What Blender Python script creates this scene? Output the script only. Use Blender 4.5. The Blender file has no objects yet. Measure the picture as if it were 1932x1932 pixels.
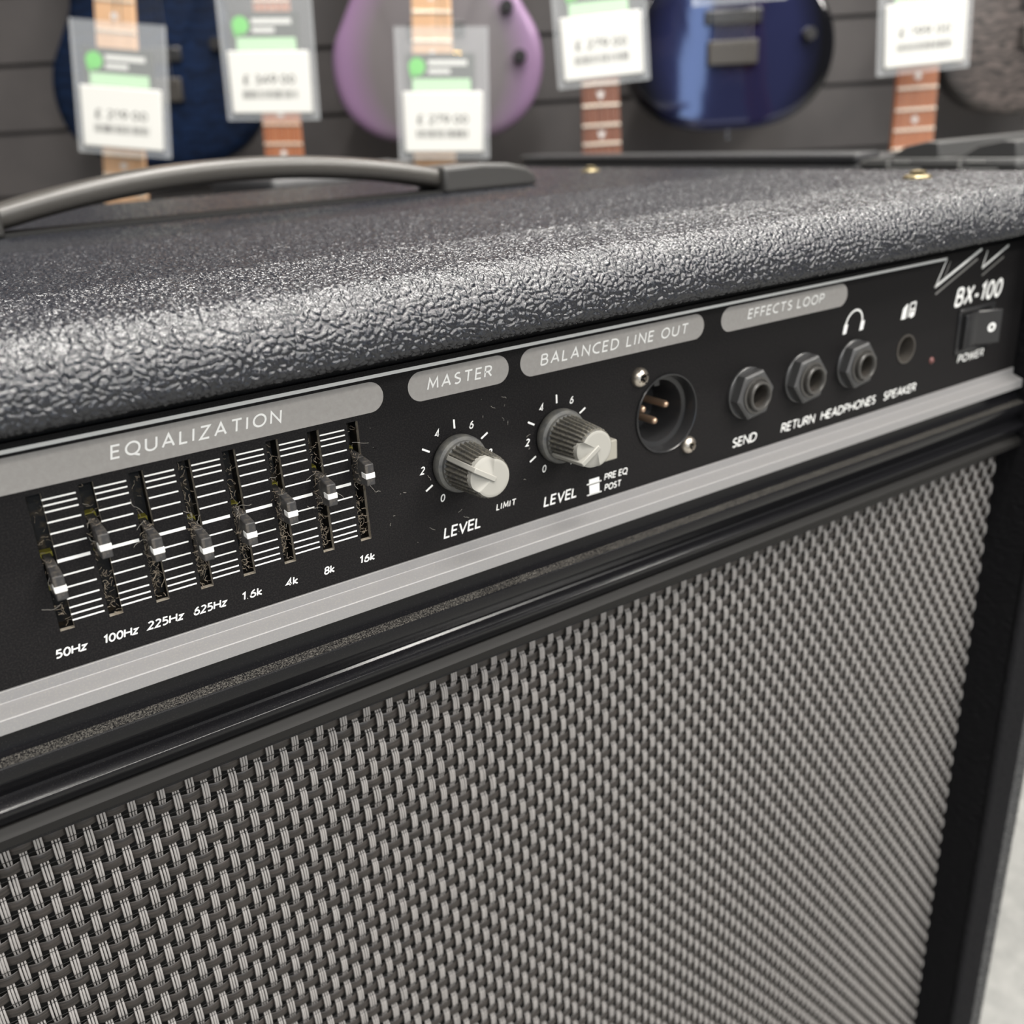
import bpy, bmesh, math, random
import numpy as np
from mathutils import Matrix, Vector
PI = math.pi
rnd = random.Random(7)
C = bpy.context.scene.collection
ZF = 560.0                                  # height of the amplifier's control panel datum above the floor, mm

# ------------------------------------------------------------------ camera
R3 = ((0.82354741, -0.56461507, -0.05458471),
      (-0.25586372, -0.28386483, -0.92409659),
      (0.50626418, 0.7750036, -0.37824066))
CAM = Vector((-0.01716481, -0.20417671, 0.09499461 + ZF/1000))
cd = bpy.data.cameras.new('camera'); cam = bpy.data.objects.new('camera', cd); C.objects.link(cam)
cam.matrix_world = Matrix(((R3[0][0], -R3[1][0], -R3[2][0], CAM.x), (R3[0][1], -R3[1][1], -R3[2][1], CAM.y),
                           (R3[0][2], -R3[1][2], -R3[2][2], CAM.z), (0, 0, 0, 1)))
cd.sensor_width = 36; cd.lens = 1800.5/1932*36; cd.clip_start = 0.01; cd.clip_end = 50
cd.dof.use_dof = True; cd.dof.focus_distance = 0.228; cd.dof.aperture_fstop = 14.0; cd.dof.aperture_blades = 0
bpy.context.scene.camera = cam

# ------------------------------------------------------------------ world, lights, exposure
sc = bpy.context.scene
w = bpy.data.worlds.new('world'); sc.world = w; w.use_nodes = True
bg = w.node_tree.nodes['Background']; bg.inputs[0].default_value = (0.95, 0.97, 1, 1); bg.inputs[1].default_value = 0.15
def area(name, loc, target, sx, sy, power, col=(1, 1, 1)):
    l = bpy.data.lights.new(name, 'AREA'); l.shape = 'RECTANGLE'; l.size = sx; l.size_y = sy; l.energy = power; l.color = col
    o = bpy.data.objects.new(name, l); C.objects.link(o); o.location = loc
    o.rotation_euler = (Vector(target) - Vector(loc)).to_track_quat('-Z', 'Y').to_euler()
    return o
WARM = (1, 0.965, 0.91)
for lx, ly, lw in ((0.15, -0.25, 80), (0.1, -1.3, 45), (1.9, 0.1, 55), (-1.6, -0.6, 24), (1.8, -2.0, 80), (-1.2, -2.4, 18), (0.75, 0.8, 50),
                   (0.3, -4.2, 55), (-2.2, -4.6, 28), (2.6, -4.4, 85), (-0.6, -6.2, 75), (-3.2, -3.0, 16)):
    area('ceiling_light', (lx, ly, 2.9), (lx*0.6, ly*0.6, 0), 1.5, 0.12, lw, WARM)
area('wall_fill_light', (0.72, 1.05, 2.35), (0.5, 0.5, 0.6), 2.6, 0.08, 8, WARM)  # added unseen strip lamp, brightens the amplifier's top and the guitars
area('shop_window_daylight', (-0.22, -1.95, 1.05), (0.75, 0.85, 0.75), 0.22, 1.5, 4, (0.5, 0.72, 1))
vs = sc.view_settings; vs.view_transform = 'Standard'; vs.look = 'None'; vs.gamma = 1; vs.use_curve_mapping = False; vs.exposure = 0.0
sc.cycles.use_denoising = True

# ------------------------------------------------------------------ materials
def mat(name, col, rough=0.5, metal=0.0, spec=0.5, coat=0.0):
    m = bpy.data.materials.new(name); m.use_nodes = True
    b = m.node_tree.nodes['Principled BSDF']
    b.inputs['Base Color'].default_value = (*col, 1); b.inputs['Roughness'].default_value = rough
    b.inputs['Metallic'].default_value = metal; b.inputs['Specular IOR Level'].default_value = spec
    b.inputs['Coat Weight'].default_value = coat
    return m
def nd(m, t, **kw):
    n = m.node_tree.nodes.new(t)
    for k, v in kw.items(): setattr(n, k, v)
    return n
def lk(m, a, b): m.node_tree.links.new(a, b)
def coords(m, scale=(1, 1, 1)):
    t = nd(m, 'ShaderNodeTexCoord'); mp = nd(m, 'ShaderNodeMapping'); mp.inputs['Scale'].default_value = scale
    lk(m, t.outputs['Object'], mp.inputs['Vector']); return mp.outputs['Vector']
def noise(m, scale, detail=2.0, rough=0.5, vec=None):
    n = nd(m, 'ShaderNodeTexNoise'); n.inputs['Scale'].default_value = scale; n.inputs['Detail'].default_value = detail
    n.inputs['Roughness'].default_value = rough; lk(m, vec or coords(m), n.inputs['Vector']); return n.outputs['Fac']
def ramp(m, fac, stops):
    r = nd(m, 'ShaderNodeValToRGB'); cr = r.color_ramp
    while len(cr.elements) > 1: cr.elements.remove(cr.elements[-1])
    for i, (p, c) in enumerate(stops):
        e = cr.elements[0] if i == 0 else cr.elements.new(p)
        e.position = p; e.color = (*c, 1) if len(c) == 3 else c
    lk(m, fac, r.inputs['Fac']); return r.outputs['Color']
def bsdf(m): return m.node_tree.nodes['Principled BSDF']
def bump(m, fac, strength, dist):
    b = nd(m, 'ShaderNodeBump'); b.inputs['Strength'].default_value = strength; b.inputs['Distance'].default_value = dist
    lk(m, fac, b.inputs['Height']); lk(m, b.outputs['Normal'], bsdf(m).inputs['Normal'])
def dusty(m, base, dust, scale, lo, hi, detail=5):
    f = noise(m, scale, detail, 0.65); lk(m, ramp(m, f, [(lo, base), (hi, dust)]), bsdf(m).inputs['Base Color']); return f

M = {}
m = M['tolex'] = mat('black_tolex', (0.012, 0.013, 0.017), 0.3, 0, 0.7)
f = noise(m, 2600, 3, 0.6); bump(m, f, 0.35, 0.00025)
lk(m, ramp(m, noise(m, 500, 3), [(0.3, (0.17, 0.17, 0.17)), (0.75, (0.32, 0.32, 0.32))]), bsdf(m).inputs['Roughness'])
m = M['fuzzy'] = mat('black_fuzzy_covering', (0.010, 0.010, 0.011), 0.9, 0, 0.12)
f = noise(m, 900, 4, 0.7); lk(m, ramp(m, f, [(0.66, (0.007, 0.007, 0.008)), (0.8, (0.07, 0.068, 0.062))]), bsdf(m).inputs['Base Color'])
m = M['panel'] = mat('black_powder_coat', (0.012, 0.011, 0.011), 0.55, 0, 0.16)
f = dusty(m, (0.006, 0.0056, 0.0062), (0.024, 0.022, 0.021), 2600, 0.45, 0.85, 2); bump(m, f, 0.5, 0.0002)
m = M['cut_edge'] = mat('raw_cut_edge', (0.33, 0.30, 0.25), 0.6); dusty(m, (0.36, 0.33, 0.28), (0.16, 0.13, 0.09), 900, 0.4, 0.7)
m = M['white_ink'] = mat('white_ink', (0.86, 0.86, 0.84), 0.55, 0, 0.3)
m = M['grey_band'] = mat('grey_ink', (0.245, 0.235, 0.225), 0.5, 0, 0.35); dusty(m, (0.32, 0.305, 0.29), (0.36, 0.345, 0.33), 700, 0.35, 0.7)
m = M['grey_ink'] = mat('dark_grey_ink', (0.2, 0.195, 0.185), 0.5)
m = M['knob'] = mat('charcoal_knob_plastic', (0.03, 0.03, 0.031), 0.5)
dusty(m, (0.045, 0.045, 0.046), (0.19, 0.175, 0.135), 1500, 0.36, 0.78, 6)
m = M['knob_skirt'] = mat('charcoal_knob_skirt', (0.05, 0.05, 0.05), 0.5)
dusty(m, (0.062, 0.063, 0.064), (0.16, 0.155, 0.135), 420, 0.35, 0.8, 6)
m = M['cap'] = mat('pale_grey_plastic', (0.32, 0.312, 0.285), 0.5, 0, 0.3)
m = M['button'] = mat('beige_button_plastic', (0.3, 0.285, 0.245), 0.5)
m = M['slider'] = mat('black_slider_plastic', (0.04, 0.038, 0.037), 0.5); dusty(m, (0.035, 0.034, 0.035), (0.15, 0.13, 0.105), 620, 0.45, 0.8)
m = M['track'] = mat('dark_track', (0.012, 0.011, 0.009), 0.6); dusty(m, (0.006, 0.006, 0.006), (0.09, 0.065, 0.035), 420, 0.5, 0.75)
m = M['tab'] = mat('yellow_green_tab', (0.27, 0.24, 0.03), 0.5)
m = M['lint'] = mat('grey_brown_lint', (0.3, 0.25, 0.19), 0.9)
m = M['fibre'] = mat('pale_lint_fibre', (0.5, 0.47, 0.42), 0.9)
m = M['black_plastic'] = mat('black_plastic', (0.025, 0.025, 0.026), 0.22)
m = M['jack'] = mat('black_jack_plastic', (0.055, 0.055, 0.056), 0.33, 0, 0.6)
m = M['bore'] = mat('jack_bore', (0.06, 0.057, 0.053), 0.3, 0, 0.6)
m = M['liner'] = mat('worn_metal_liner', (0.07, 0.063, 0.056), 0.3, 0.2)
m = M['dark_metal'] = mat('dark_bridge_metal', (0.06, 0.055, 0.05), 0.45, 0.5)
m = M['void'] = mat('dark_void', (0.002, 0.002, 0.002), 0.8, 0, 0.1)
m = M['screw'] = mat('zinc_screw', (0.55, 0.5, 0.43), 0.3, 0.9); dusty(m, (0.6, 0.55, 0.48), (0.3, 0.24, 0.18), 700, 0.45, 0.8)
m = M['brass'] = mat('brassy_bolt', (0.3, 0.25, 0.15), 0.4, 0.9)
m = M['pin'] = mat('copper_pin', (0.62, 0.43, 0.3), 0.3, 0.8)
m = M['silver'] = mat('satin_aluminium', (0.3, 0.295, 0.295), 0.5, 0.25, 0.4); f = dusty(m, (0.27, 0.265, 0.268), (0.36, 0.345, 0.31), 2200, 0.5, 0.85, 5)
bump(m, noise(m, 2600, 3), 0.15, 0.0001)
m = M['trim'] = mat('gloss_black_trim', (0.012, 0.011, 0.011), 0.17, 0, 0.28); dusty(m, (0.006, 0.006, 0.007), (0.045, 0.042, 0.037), 3200, 0.58, 0.9)
m = M['matte'] = mat('matte_black_bead', (0.010, 0.0095, 0.009), 0.5, 0, 0.2)
m = M['strand'] = mat('pale_grey_grille_strand', (0.285, 0.271, 0.262), 0.42, 0, 0.45)
m = M['weft'] = mat('dark_brown_grille_ribbon', (0.045, 0.036, 0.031), 0.42)
f = noise(m, 1, 3, 0.6, coords(m, (120, 120, 3200))); lk(m, ramp(m, f, [(0.3, (0.009, 0.0075, 0.0065)), (0.7, (0.04, 0.033, 0.029))]), bsdf(m).inputs['Base Color'])
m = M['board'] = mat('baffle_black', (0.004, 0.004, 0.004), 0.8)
m = M['strap'] = mat('dark_rubber_strap', (0.04, 0.037, 0.033), 0.33, 0, 0.5)
m = M['endcap'] = mat('black_end_cap', (0.032, 0.031, 0.03), 0.42)
m = M['led'] = mat('dull_red_led', (0.16, 0.06, 0.055), 0.3)
m = M['wall'] = mat('charcoal_slatwall', (0.07, 0.062, 0.062), 0.55); dusty(m, (0.04, 0.036, 0.036), (0.055, 0.049, 0.048), 7, 0.3, 0.7)
m = M['floor'] = mat('pale_grey_floor', (0.42, 0.42, 0.40), 0.7); dusty(m, (0.15, 0.152, 0.146), (0.22, 0.22, 0.21), 60, 0.3, 0.7)
m = M['amp2'] = mat('black_vinyl_plain', (0.02, 0.02, 0.022), 0.5); bump(m, noise(m, 700, 3), 0.5, 0.0005)
m = M['fin'] = mat('grey_black_moulding', (0.045, 0.045, 0.045), 0.5)
m = M['fin_lip'] = mat('pale_moulding_lip', (0.3, 0.3, 0.29), 0.4)  # paler grey than the fins
m = M['paper'] = mat('white_label', (0.6, 0.6, 0.575), 0.45, 0, 0.4)
m = M['print'] = mat('grey_print', (0.05, 0.05, 0.05), 0.6)
m = M['card'] = mat('dark_grey_card', (0.1, 0.105, 0.1), 0.5)
m = M['green'] = mat('green_print', (0.13, 0.5, 0.1), 0.5)
m = M['palegreen'] = mat('pale_green_print', (0.42, 0.62, 0.4), 0.5)
m = M['sleeve'] = mat('clear_plastic_sleeve', (0.75, 0.78, 0.8), 0.15, 0, 0.6)
bsdf(m).inputs['Alpha'].default_value = 0.15
m = M['maple'] = mat('maple_wood', (0.55, 0.33, 0.16), 0.35)
f = noise(m, 1, 4, 0.6, coords(m, (120, 120, 6))); lk(m, ramp(m, f, [(0.3, (0.6, 0.36, 0.2)), (0.7, (0.72, 0.46, 0.28))]), bsdf(m).inputs['Base Color'])
m = M['rosewood'] = mat('rosewood', (0.2, 0.08, 0.05), 0.4)
f = noise(m, 1, 4, 0.6, coords(m, (150, 150, 6))); lk(m, ramp(m, f, [(0.3, (0.15, 0.06, 0.04)), (0.7, (0.28, 0.12, 0.075))]), bsdf(m).inputs['Base Color'])
m = M['redwood'] = mat('reddish_fingerboard_wood', (0.4, 0.15, 0.07), 0.4)
f = noise(m, 1, 4, 0.6, coords(m, (150, 150, 6))); lk(m, ramp(m, f, [(0.3, (0.33, 0.11, 0.05)), (0.7, (0.47, 0.19, 0.09))]), bsdf(m).inputs['Base Color'])
m = M['fret'] = mat('nickel_fret', (0.85, 0.78, 0.66), 0.35, 0.6)
m = M['inlay'] = mat('pearl_inlay', (0.75, 0.72, 0.7), 0.3)
m = M['string'] = mat('steel_string', (0.5, 0.48, 0.44), 0.35, 0.9)
m = M['gold'] = mat('gold_hardware', (0.75, 0.5, 0.12), 0.25, 1.0)
m = M['chrome'] = mat('chrome_hardware', (0.6, 0.6, 0.6), 0.2, 1.0)
m = M['cord'] = mat('black_cord', (0.02, 0.02, 0.02), 0.7)
def finish(name, inner, outer, e0, e1, rough, metal, coat=0.6, flame=None):
    m = mat(name, inner, rough, metal, 0.5, coat)
    bsdf(m).inputs['Coat Roughness'].default_value = 0.05
    g = nd(m, 'ShaderNodeTexGradient', gradient_type='SPHERICAL'); lk(m, coords(m, (1/0.30, 0.0, 1/0.36)), g.inputs['Vector'])
    st = [(1-e1, outer), (1-e0, inner)]
    c = ramp(m, g.outputs['Fac'], st)
    if flame:
        wv = nd(m, 'ShaderNodeTexWave', wave_type='BANDS', bands_direction='Z'); wv.inputs['Scale'].default_value = 22
        wv.inputs['Distortion'].default_value = 9; wv.inputs['Detail'].default_value = 2; wv.inputs['Detail Scale'].default_value = 2.5
        lk(m, coords(m, (0.55, 1, 1)), wv.inputs['Vector'])
        mx = nd(m, 'ShaderNodeMix', data_type='RGBA', blend_type='MULTIPLY'); mx.inputs['Factor'].default_value = 1
        lk(m, c, mx.inputs['A']); lk(m, ramp(m, wv.outputs['Fac'], [(0.2, (flame,)*3), (0.8, (1, 1, 1))]), mx.inputs['B']); c = mx.outputs['Result']
    lk(m, c, bsdf(m).inputs['Base Color']); return m
M['navy'] = finish('navy_flame_finish', (0.004, 0.013, 0.042), (0.002, 0.007, 0.022), 0.2, 0.5, 0.4, 0.0, 0.0, 0.55); bsdf(M['navy']).inputs['Specular IOR Level'].default_value = 0.2
M['burst'] = finish('silver_to_purple_burst', (0.145, 0.132, 0.138), (0.24, 0.15, 0.26), 0.33, 0.46, 0.38, 0.25, 0.3)
M['bluegloss'] = finish('gloss_dark_blue_burst', (0.018, 0.022, 0.075), (0.002, 0.002, 0.004), 0.33, 0.46, 0.08, 0.5, 1.0)
M['brownflame'] = finish('smoky_brown_flame', (0.075, 0.06, 0.055), (0.006, 0.005, 0.005), 0.38, 0.52, 0.4, 0.0, 0.3, 0.3)

# ------------------------------------------------------------------ mesh helper (all input in mm)
class G:
    def __init__(s): s.v = []; s.f = []; s.mi = []; s.n = 0
    def add(s, V, F, mi=0):
        s.v.extend([tuple(p) for p in V]); s.f.extend([tuple(i + s.n for i in q) for q in F]); s.mi.extend([mi]*len(F)); s.n += len(V); return s
    def box(s, x0, x1, y0, y1, z0, z1, mi=0):
        return s.add([(x, y, z) for x in (x0, x1) for y in (y0, y1) for z in (z0, z1)],
                     [(0, 1, 3, 2), (4, 6, 7, 5), (0, 4, 5, 1), (2, 3, 7, 6), (0, 2, 6, 4), (1, 5, 7, 3)], mi)
    def frust(s, a, ya, b, yb, mi=0):
        """box between rectangle a=(x0,x1,z0,z1) at y=ya (front) and b at y=yb"""
        V = [(a[0], ya, a[2]), (a[1], ya, a[2]), (a[1], ya, a[3]), (a[0], ya, a[3]), (b[0], yb, b[2]), (b[1], yb, b[2]), (b[1], yb, b[3]), (b[0], yb, b[3])]
        return s.add(V, [(0, 1, 2, 3), (7, 6, 5, 4), (0, 4, 5, 1), (1, 5, 6, 2), (2, 6, 7, 3), (3, 7, 4, 0)], mi)
    def lathe(s, prof, cx, cz, n=48, mi=0, rfun=None, close=True):
        """profile [(r,y)] about an axis along y"""
        V = []
        for r, y in prof:
            for k in range(n):
                a = 2*PI*k/n; rr = r if rfun is None else rfun(r, y, a)
                V.append((cx + rr*math.cos(a), y, cz + rr*math.sin(a)))
        F = []
        for i in range(len(prof)-1):
            for k in range(n):
                k2 = (k+1) % n; F.append((i*n+k, i*n+k2, (i+1)*n+k2, (i+1)*n+k))
        if close:
            if prof[0][0] > 1e-6: F.append(tuple(range(n-1, -1, -1)))
            if prof[-1][0] > 1e-6: F.append(tuple((len(prof)-1)*n + k for k in range(n)))
        return s.add(V, F, mi)
    def tube(s, pts, r, n=6, mi=0, rads=None, flat=None):
        pts = [Vector(p) for p in pts]; V = []; up = Vector((0.3, 0.2, 1)).normalized()
        for i, p in enumerate(pts):
            t = (pts[min(i+1, len(pts)-1)] - pts[max(i-1, 0)]).normalized()
            a = t.cross(up)
            if a.length < 1e-4: a = t.cross(Vector((1, 0, 0)))
            a.normalize(); b = a.cross(t); rr = r if rads is None else rads[i]
            for k in range(n):
                q = 2*PI*k/n; V.append(tuple(p + a*rr*math.cos(q) + b*rr*math.sin(q)*(flat or 1)))
        F = [(i*n+k, i*n+(k+1) % n, (i+1)*n+(k+1) % n, (i+1)*n+k) for i in range(len(pts)-1) for k in range(n)]
        F += [tuple(range(n-1, -1, -1)), tuple((len(pts)-1)*n+k for k in range(n))]
        return s.add(V, F, mi)
    def poly(s, pts, y0, y1=None, mi=0):
        """polygon [(x,z)] at y0, extruded back to y1 if given"""
        n = len(pts); V = [(x, y0, z) for x, z in pts]; F = [tuple(range(n))]
        if y1 is not None:
            V += [(x, y1, z) for x, z in pts]; F += [tuple(range(2*n-1, n-1, -1))] + [(i, i+n, (i+1) % n + n, (i+1) % n) for i in range(n)]
        return s.add(V, F, mi)
    def build(s, name, mats, parent=None, smooth=35, bevel=0, seg=2, loc=None, recalc=True):
        return mk(name, np.array(s.v, float), s.f, mats, parent, smooth, bevel, seg, loc, s.mi, recalc)
WORLD = {}
def mk(name, V, F, mats, parent=None, smooth=35, bevel=0, seg=2, loc=None, mi=None, recalc=True):
    """verts in amplifier-frame mm; origin at loc (mm) or the parent's origin"""
    po = WORLD.get(parent.name, Vector((0, 0, 0))) if parent else Vector((0, 0, 0))
    o3 = Vector(loc) if loc is not None else po
    me = bpy.data.meshes.new(name)
    me.from_pydata(((V - np.array(o3))/1000).tolist(), [], F)
    if not isinstance(mats, (list, tuple)): mats = [mats]
    for q in mats: me.materials.append(M[q])
    if mi is not None and len(mats) > 1: me.polygons.foreach_set('material_index', mi)
    if recalc:
        bm = bmesh.new(); bm.from_mesh(me); bmesh.ops.recalc_face_normals(bm, faces=bm.faces); bm.to_mesh(me); bm.free()
    if smooth:
        me.polygons.foreach_set('use_smooth', [True]*len(me.polygons)); me.set_sharp_from_angle(angle=math.radians(smooth))
    ob = bpy.data.objects.new(name, me); C.objects.link(ob)
    if parent: ob.parent = parent; ob.location = (o3 - po)/1000
    else: ob.location = (o3 + Vector((0, 0, ZF)))/1000
    WORLD[ob.name] = o3
    if bevel:
        b = ob.modifiers.new('bevel', 'BEVEL'); b.width = bevel/1000; b.segments = seg; b.limit_method = 'ANGLE'; b.angle_limit = math.radians(40)
        b.harden_normals = False
    return ob
def empty(name, loc, label, cat, group=None):
    o = bpy.data.objects.new(name, None); C.objects.link(o); o.empty_display_size = 0.05
    o.location = (Vector(loc) + Vector((0, 0, ZF)))/1000; WORLD[o.name] = Vector(loc)
    o['label'] = label; o['category'] = cat
    if group: o['group'] = group
    return o
def _arc(cx, cz, rx, rz, a0, a1, n=14):
    return [(cx+rx*math.cos(math.radians(a0+(a1-a0)*t/n)), cz+rz*math.sin(math.radians(a0+(a1-a0)*t/n))) for t in range(n+1)]
GL = {  # width, strokes in a cap-height-1 box
 'A': (.66, [[(0, 0), (.33, 1), (.66, 0)], [(.11, .33), (.55, .33)]]), 'B': (.52, [[(0, 0), (0, 1)], [(0, 1), (.26, 1)] + _arc(.26, .77, .2, .23, 90, -90) + [(0, .54)], [(.26, .54)] + _arc(.27, .27, .25, .27, 90, -90) + [(0, 0)]]),
 'C': (.6, [_arc(.46, .5, .46, .5, 68, 292, 20)]), 'D': (.64, [[(0, 0), (0, 1), (.22, 1)] + _arc(.22, .5, .42, .5, 90, -90, 18) + [(0, 0)]]), 'E': (.44, [[(.44, 1), (0, 1), (0, 0), (.44, 0)], [(0, .52), (.4, .52)]]),
 'F': (.43, [[(.43, 1), (0, 1), (0, 0)], [(0, .5), (.39, .5)]]), 'H': (.6, [[(0, 0), (0, 1)], [(.6, 0), (.6, 1)], [(0, .52), (.6, .52)]]), 'I': (0, [[(0, 0), (0, 1)]]), 'K': (.54, [[(0, 0), (0, 1)], [(.5, 1), (.02, .5), (.54, 0)]]),
 'L': (.42, [[(0, 1), (0, 0), (.42, 0)]]), 'M': (.78, [[(0, 0), (.09, 1), (.39, .22), (.69, 1), (.78, 0)]]), 'N': (.62, [[(0, 0), (0, 1), (.62, 0), (.62, 1)]]), 'O': (.76, [_arc(.38, .5, .38, .5, 90, 450, 28)]),
 'P': (.5, [[(0, 0), (0, 1), (.24, 1)] + _arc(.24, .73, .26, .27, 90, -90) + [(0, .46)]]), 'Q': (.76, [_arc(.38, .5, .38, .5, 90, 450, 28), [(.46, .02), (.78, -.16)]]), 'R': (.54, [[(0, 0), (0, 1), (.24, 1)] + _arc(.24, .74, .25, .26, 90, -90) + [(0, .48)], [(.24, .48), (.54, 0)]]),
 'S': (.46, [_arc(.24, .75, .22, .25, 50, 200, 10) + [(.1, .6), (.36, .42)] + _arc(.23, .25, .23, .25, 40, -140, 12)]), 'T': (.6, [[(0, 1), (.6, 1)], [(.3, 1), (.3, 0)]]), 'U': (.6, [[(0, 1), (0, .32)] + _arc(.3, .32, .3, .32, 180, 360, 16) + [(.6, 1)]]),
 'V': (.62, [[(0, 1), (.31, 0), (.62, 1)]]), 'W': (.9, [[(0, 1), (.22, 0), (.45, .9), (.68, 0), (.9, 1)]]), 'X': (.6, [[(0, 0), (.58, 1)], [(.02, 1), (.6, 0)]]), 'Z': (.54, [[(.02, 1), (.54, 1), (0, 0), (.54, 0)]]),
 'z': (.4, [[(.02, .66), (.4, .66), (0, 0), (.4, 0)]]), 'k': (.42, [[(0, 0), (0, 1.04)], [(.38, .66), (.02, .34), (.42, 0)]]), '.': (.02, [[(0, 0), (.02, .02)]]), '-': (.28, [[(0, .36), (.28, .36)]]), ' ': (.18, []),
 '0': (.5, [_arc(.25, .5, .25, .5, 90, 450, 24)]), '1': (.24, [[(0, .82), (.22, 1), (.22, 0)]]), '2': (.46, [_arc(.22, .74, .22, .26, 150, -30, 12) + [(0, 0), (.46, 0)]]), '3': (.46, [_arc(.2, .77, .21, .23, 130, -90, 12) + _arc(.2, .27, .25, .27, 90, -140, 14)]),
 '4': (.52, [[(.38, 0), (.38, 1), (0, .26), (.52, .26)]]), '5': (.46, [[(.42, 1), (.07, 1), (.05, .58)] + _arc(.18, .3, .27, .3, 105, -125, 14)]), '6': (.48, [[(.4, 1), (.24, .9), (.09, .66)] + _arc(.24, .3, .24, .3, 165, -195, 22)]),
 '7': (.46, [[(0, 1), (.46, 1), (.14, 0)]]), '8': (.46, [_arc(.23, .76, .2, .24, -90, 270, 18), _arc(.23, .26, .23, .26, 90, 450, 20)]), '9': (.48, [[(.08, 0), (.24, .1), (.39, .34)] + _arc(.24, .7, .24, .3, -15, 345, 22)]),
 '\u00a3': (.5, [[(0, 0), (.5, 0)], [(.12, 0), (.16, .4)] + _arc(.32, .72, .18, .28, 170, 30, 10), [(.02, .46), (.36, .46)]]),
}
def text_mesh(s, x0, x1, z, h, weight=0.12, shear=0.2, space=0.2):
    """single-stroke lettering fitted between x0 and x1 on baseline z with cap height h; weight is stroke width per cap height"""
    cur = 0; items = []
    for ch in s:
        wd, st = GL[ch]; items.append((cur, st)); cur += wd+space+(0.06 if ch in 'I1.' else 0)
    tot = cur-space; wst = weight*h; sx = (x1-x0-wst)/max(tot, 1e-6); sz = h-wst
    if tot < 0.7: sx = min(sx, h*1.0); x0 += ((x1-x0-wst)-tot*sx)/2
    X, Z, F, Y = [], [], [], []
    for off, st in items:
        for li, pl in enumerate(st):
            Q = [Vector((x0+wst/2+(off+a)*sx, wst/2+b*sz)) for a, b in pl]
            Q = [q for t, q in enumerate(Q) if t == 0 or (q-Q[t-1]).length > 1e-6]; n = len(Q); k = len(X)
            loop_ = (Q[0]-Q[-1]).length < 1e-4 and n > 4
            for t in range(n):
                a = Q[t]-Q[t-1] if t > 0 else (Q[-1]-Q[-2] if loop_ else Q[1]-Q[0])
                b = Q[t+1]-Q[t] if t < n-1 else (Q[1]-Q[0] if loop_ else Q[-1]-Q[-2])
                a, b = a.normalized(), b.normalized(); na, nb_ = Vector((-a.y, a.x)), Vector((-b.y, b.x))
                m_ = na+nb_; m_ = m_.normalized() if m_.length > 1e-3 else na
                m_ = m_*(wst/2)/max(0.42, m_.dot(na))
                for v in (Q[t]+m_, Q[t]-m_): X.append(v.x); Z.append(v.y); Y.append(-0.025*li)
            F += [(k+2*t, k+2*t+1, k+2*t+3, k+2*t+2) for t in range(n-1)]
    X = np.array(X); Z = np.array(Z); text_mesh.Y = np.array(Y)
    return X + shear*Z, z + Z, F
def letter(parent, s, x0, x1, z, h, name='printed_lettering', mat_='white_ink', y=-0.07, **kw):
    X, Z, F = text_mesh(s, x0, x1, z, h, **kw)
    return mk(name, np.c_[X, y+text_mesh.Y, Z], F, mat_, parent, 0, recalc=False)

# ------------------------------------------------------------------ room
def structure(o): o['kind'] = 'structure'; return o
FH = Vector((0.54689445, 0.83720157, 0)); HH = Vector((0.83720157, -0.54689445, 0))
def wall_pt(a, z, c):
    """a metres to the right of the lens, z metres above it, c metres out towards the back wall -> amp-frame mm"""
    p = Vector((CAM.x, CAM.y, 0)) + HH*a + FH*c
    return Vector((p.x*1000, p.y*1000, CAM.z*1000 - ZF + z*1000))
def frame_at(p, roll=0, lean=0):
    """4x4: x right along the wall, y away from the viewer, z up; rolled about y and leaning back"""
    r = Matrix((HH, FH, Vector((0, 0, 1)))).transposed().to_4x4()
    t = Matrix.Translation((p + Vector((0, 0, ZF)))/1000)
    return t @ r @ Matrix.Rotation(roll, 4, 'Y') @ Matrix.Rotation(-lean, 4, 'X')
g = G(); g.box(-3500, 3800, -4000, 3200, -ZF-40, -ZF)
fl = g.build('floor', 'floor', smooth=0, loc=(0, 0, -ZF)); structure(fl)
# slatwall: boards with grooves, 100 mm pitch, built along x then turned to face the lens
prof = [(0, -655)]
z = -655 + 60
while z < 1700:
    prof += [(0, z), (9, z), (9, z+7), (0, z+7)]; z += 103
prof += [(0, 1700), (60, 1700), (60, -655)]
V = [(x, y, zz) for x in (-2600, 2600) for y, zz in prof]; n = len(prof)
F = [(i, (i+1) % n, n + (i+1) % n, n + i) for i in range(n)] + [tuple(range(n)), tuple(range(2*n-1, n-1, -1))]
wl = mk('wall_back', np.array(V, float), F, 'wall', None, 0); structure(wl)
wl.matrix_world = frame_at(wall_pt(0.3, 0, 1.76))

# ------------------------------------------------------------------ bass amplifier
BASE = (134, 190, -ZF)
amp = empty('bass_amplifier', BASE, 'large black textured bass combo amplifier with woven grey grille and control panel', 'amplifier')
XL, XR, YB, ZB, ZT, YF = -137, 404.5, 400, -545, 64, -19
XI = 366                                             # inner face of the right-hand side
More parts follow.
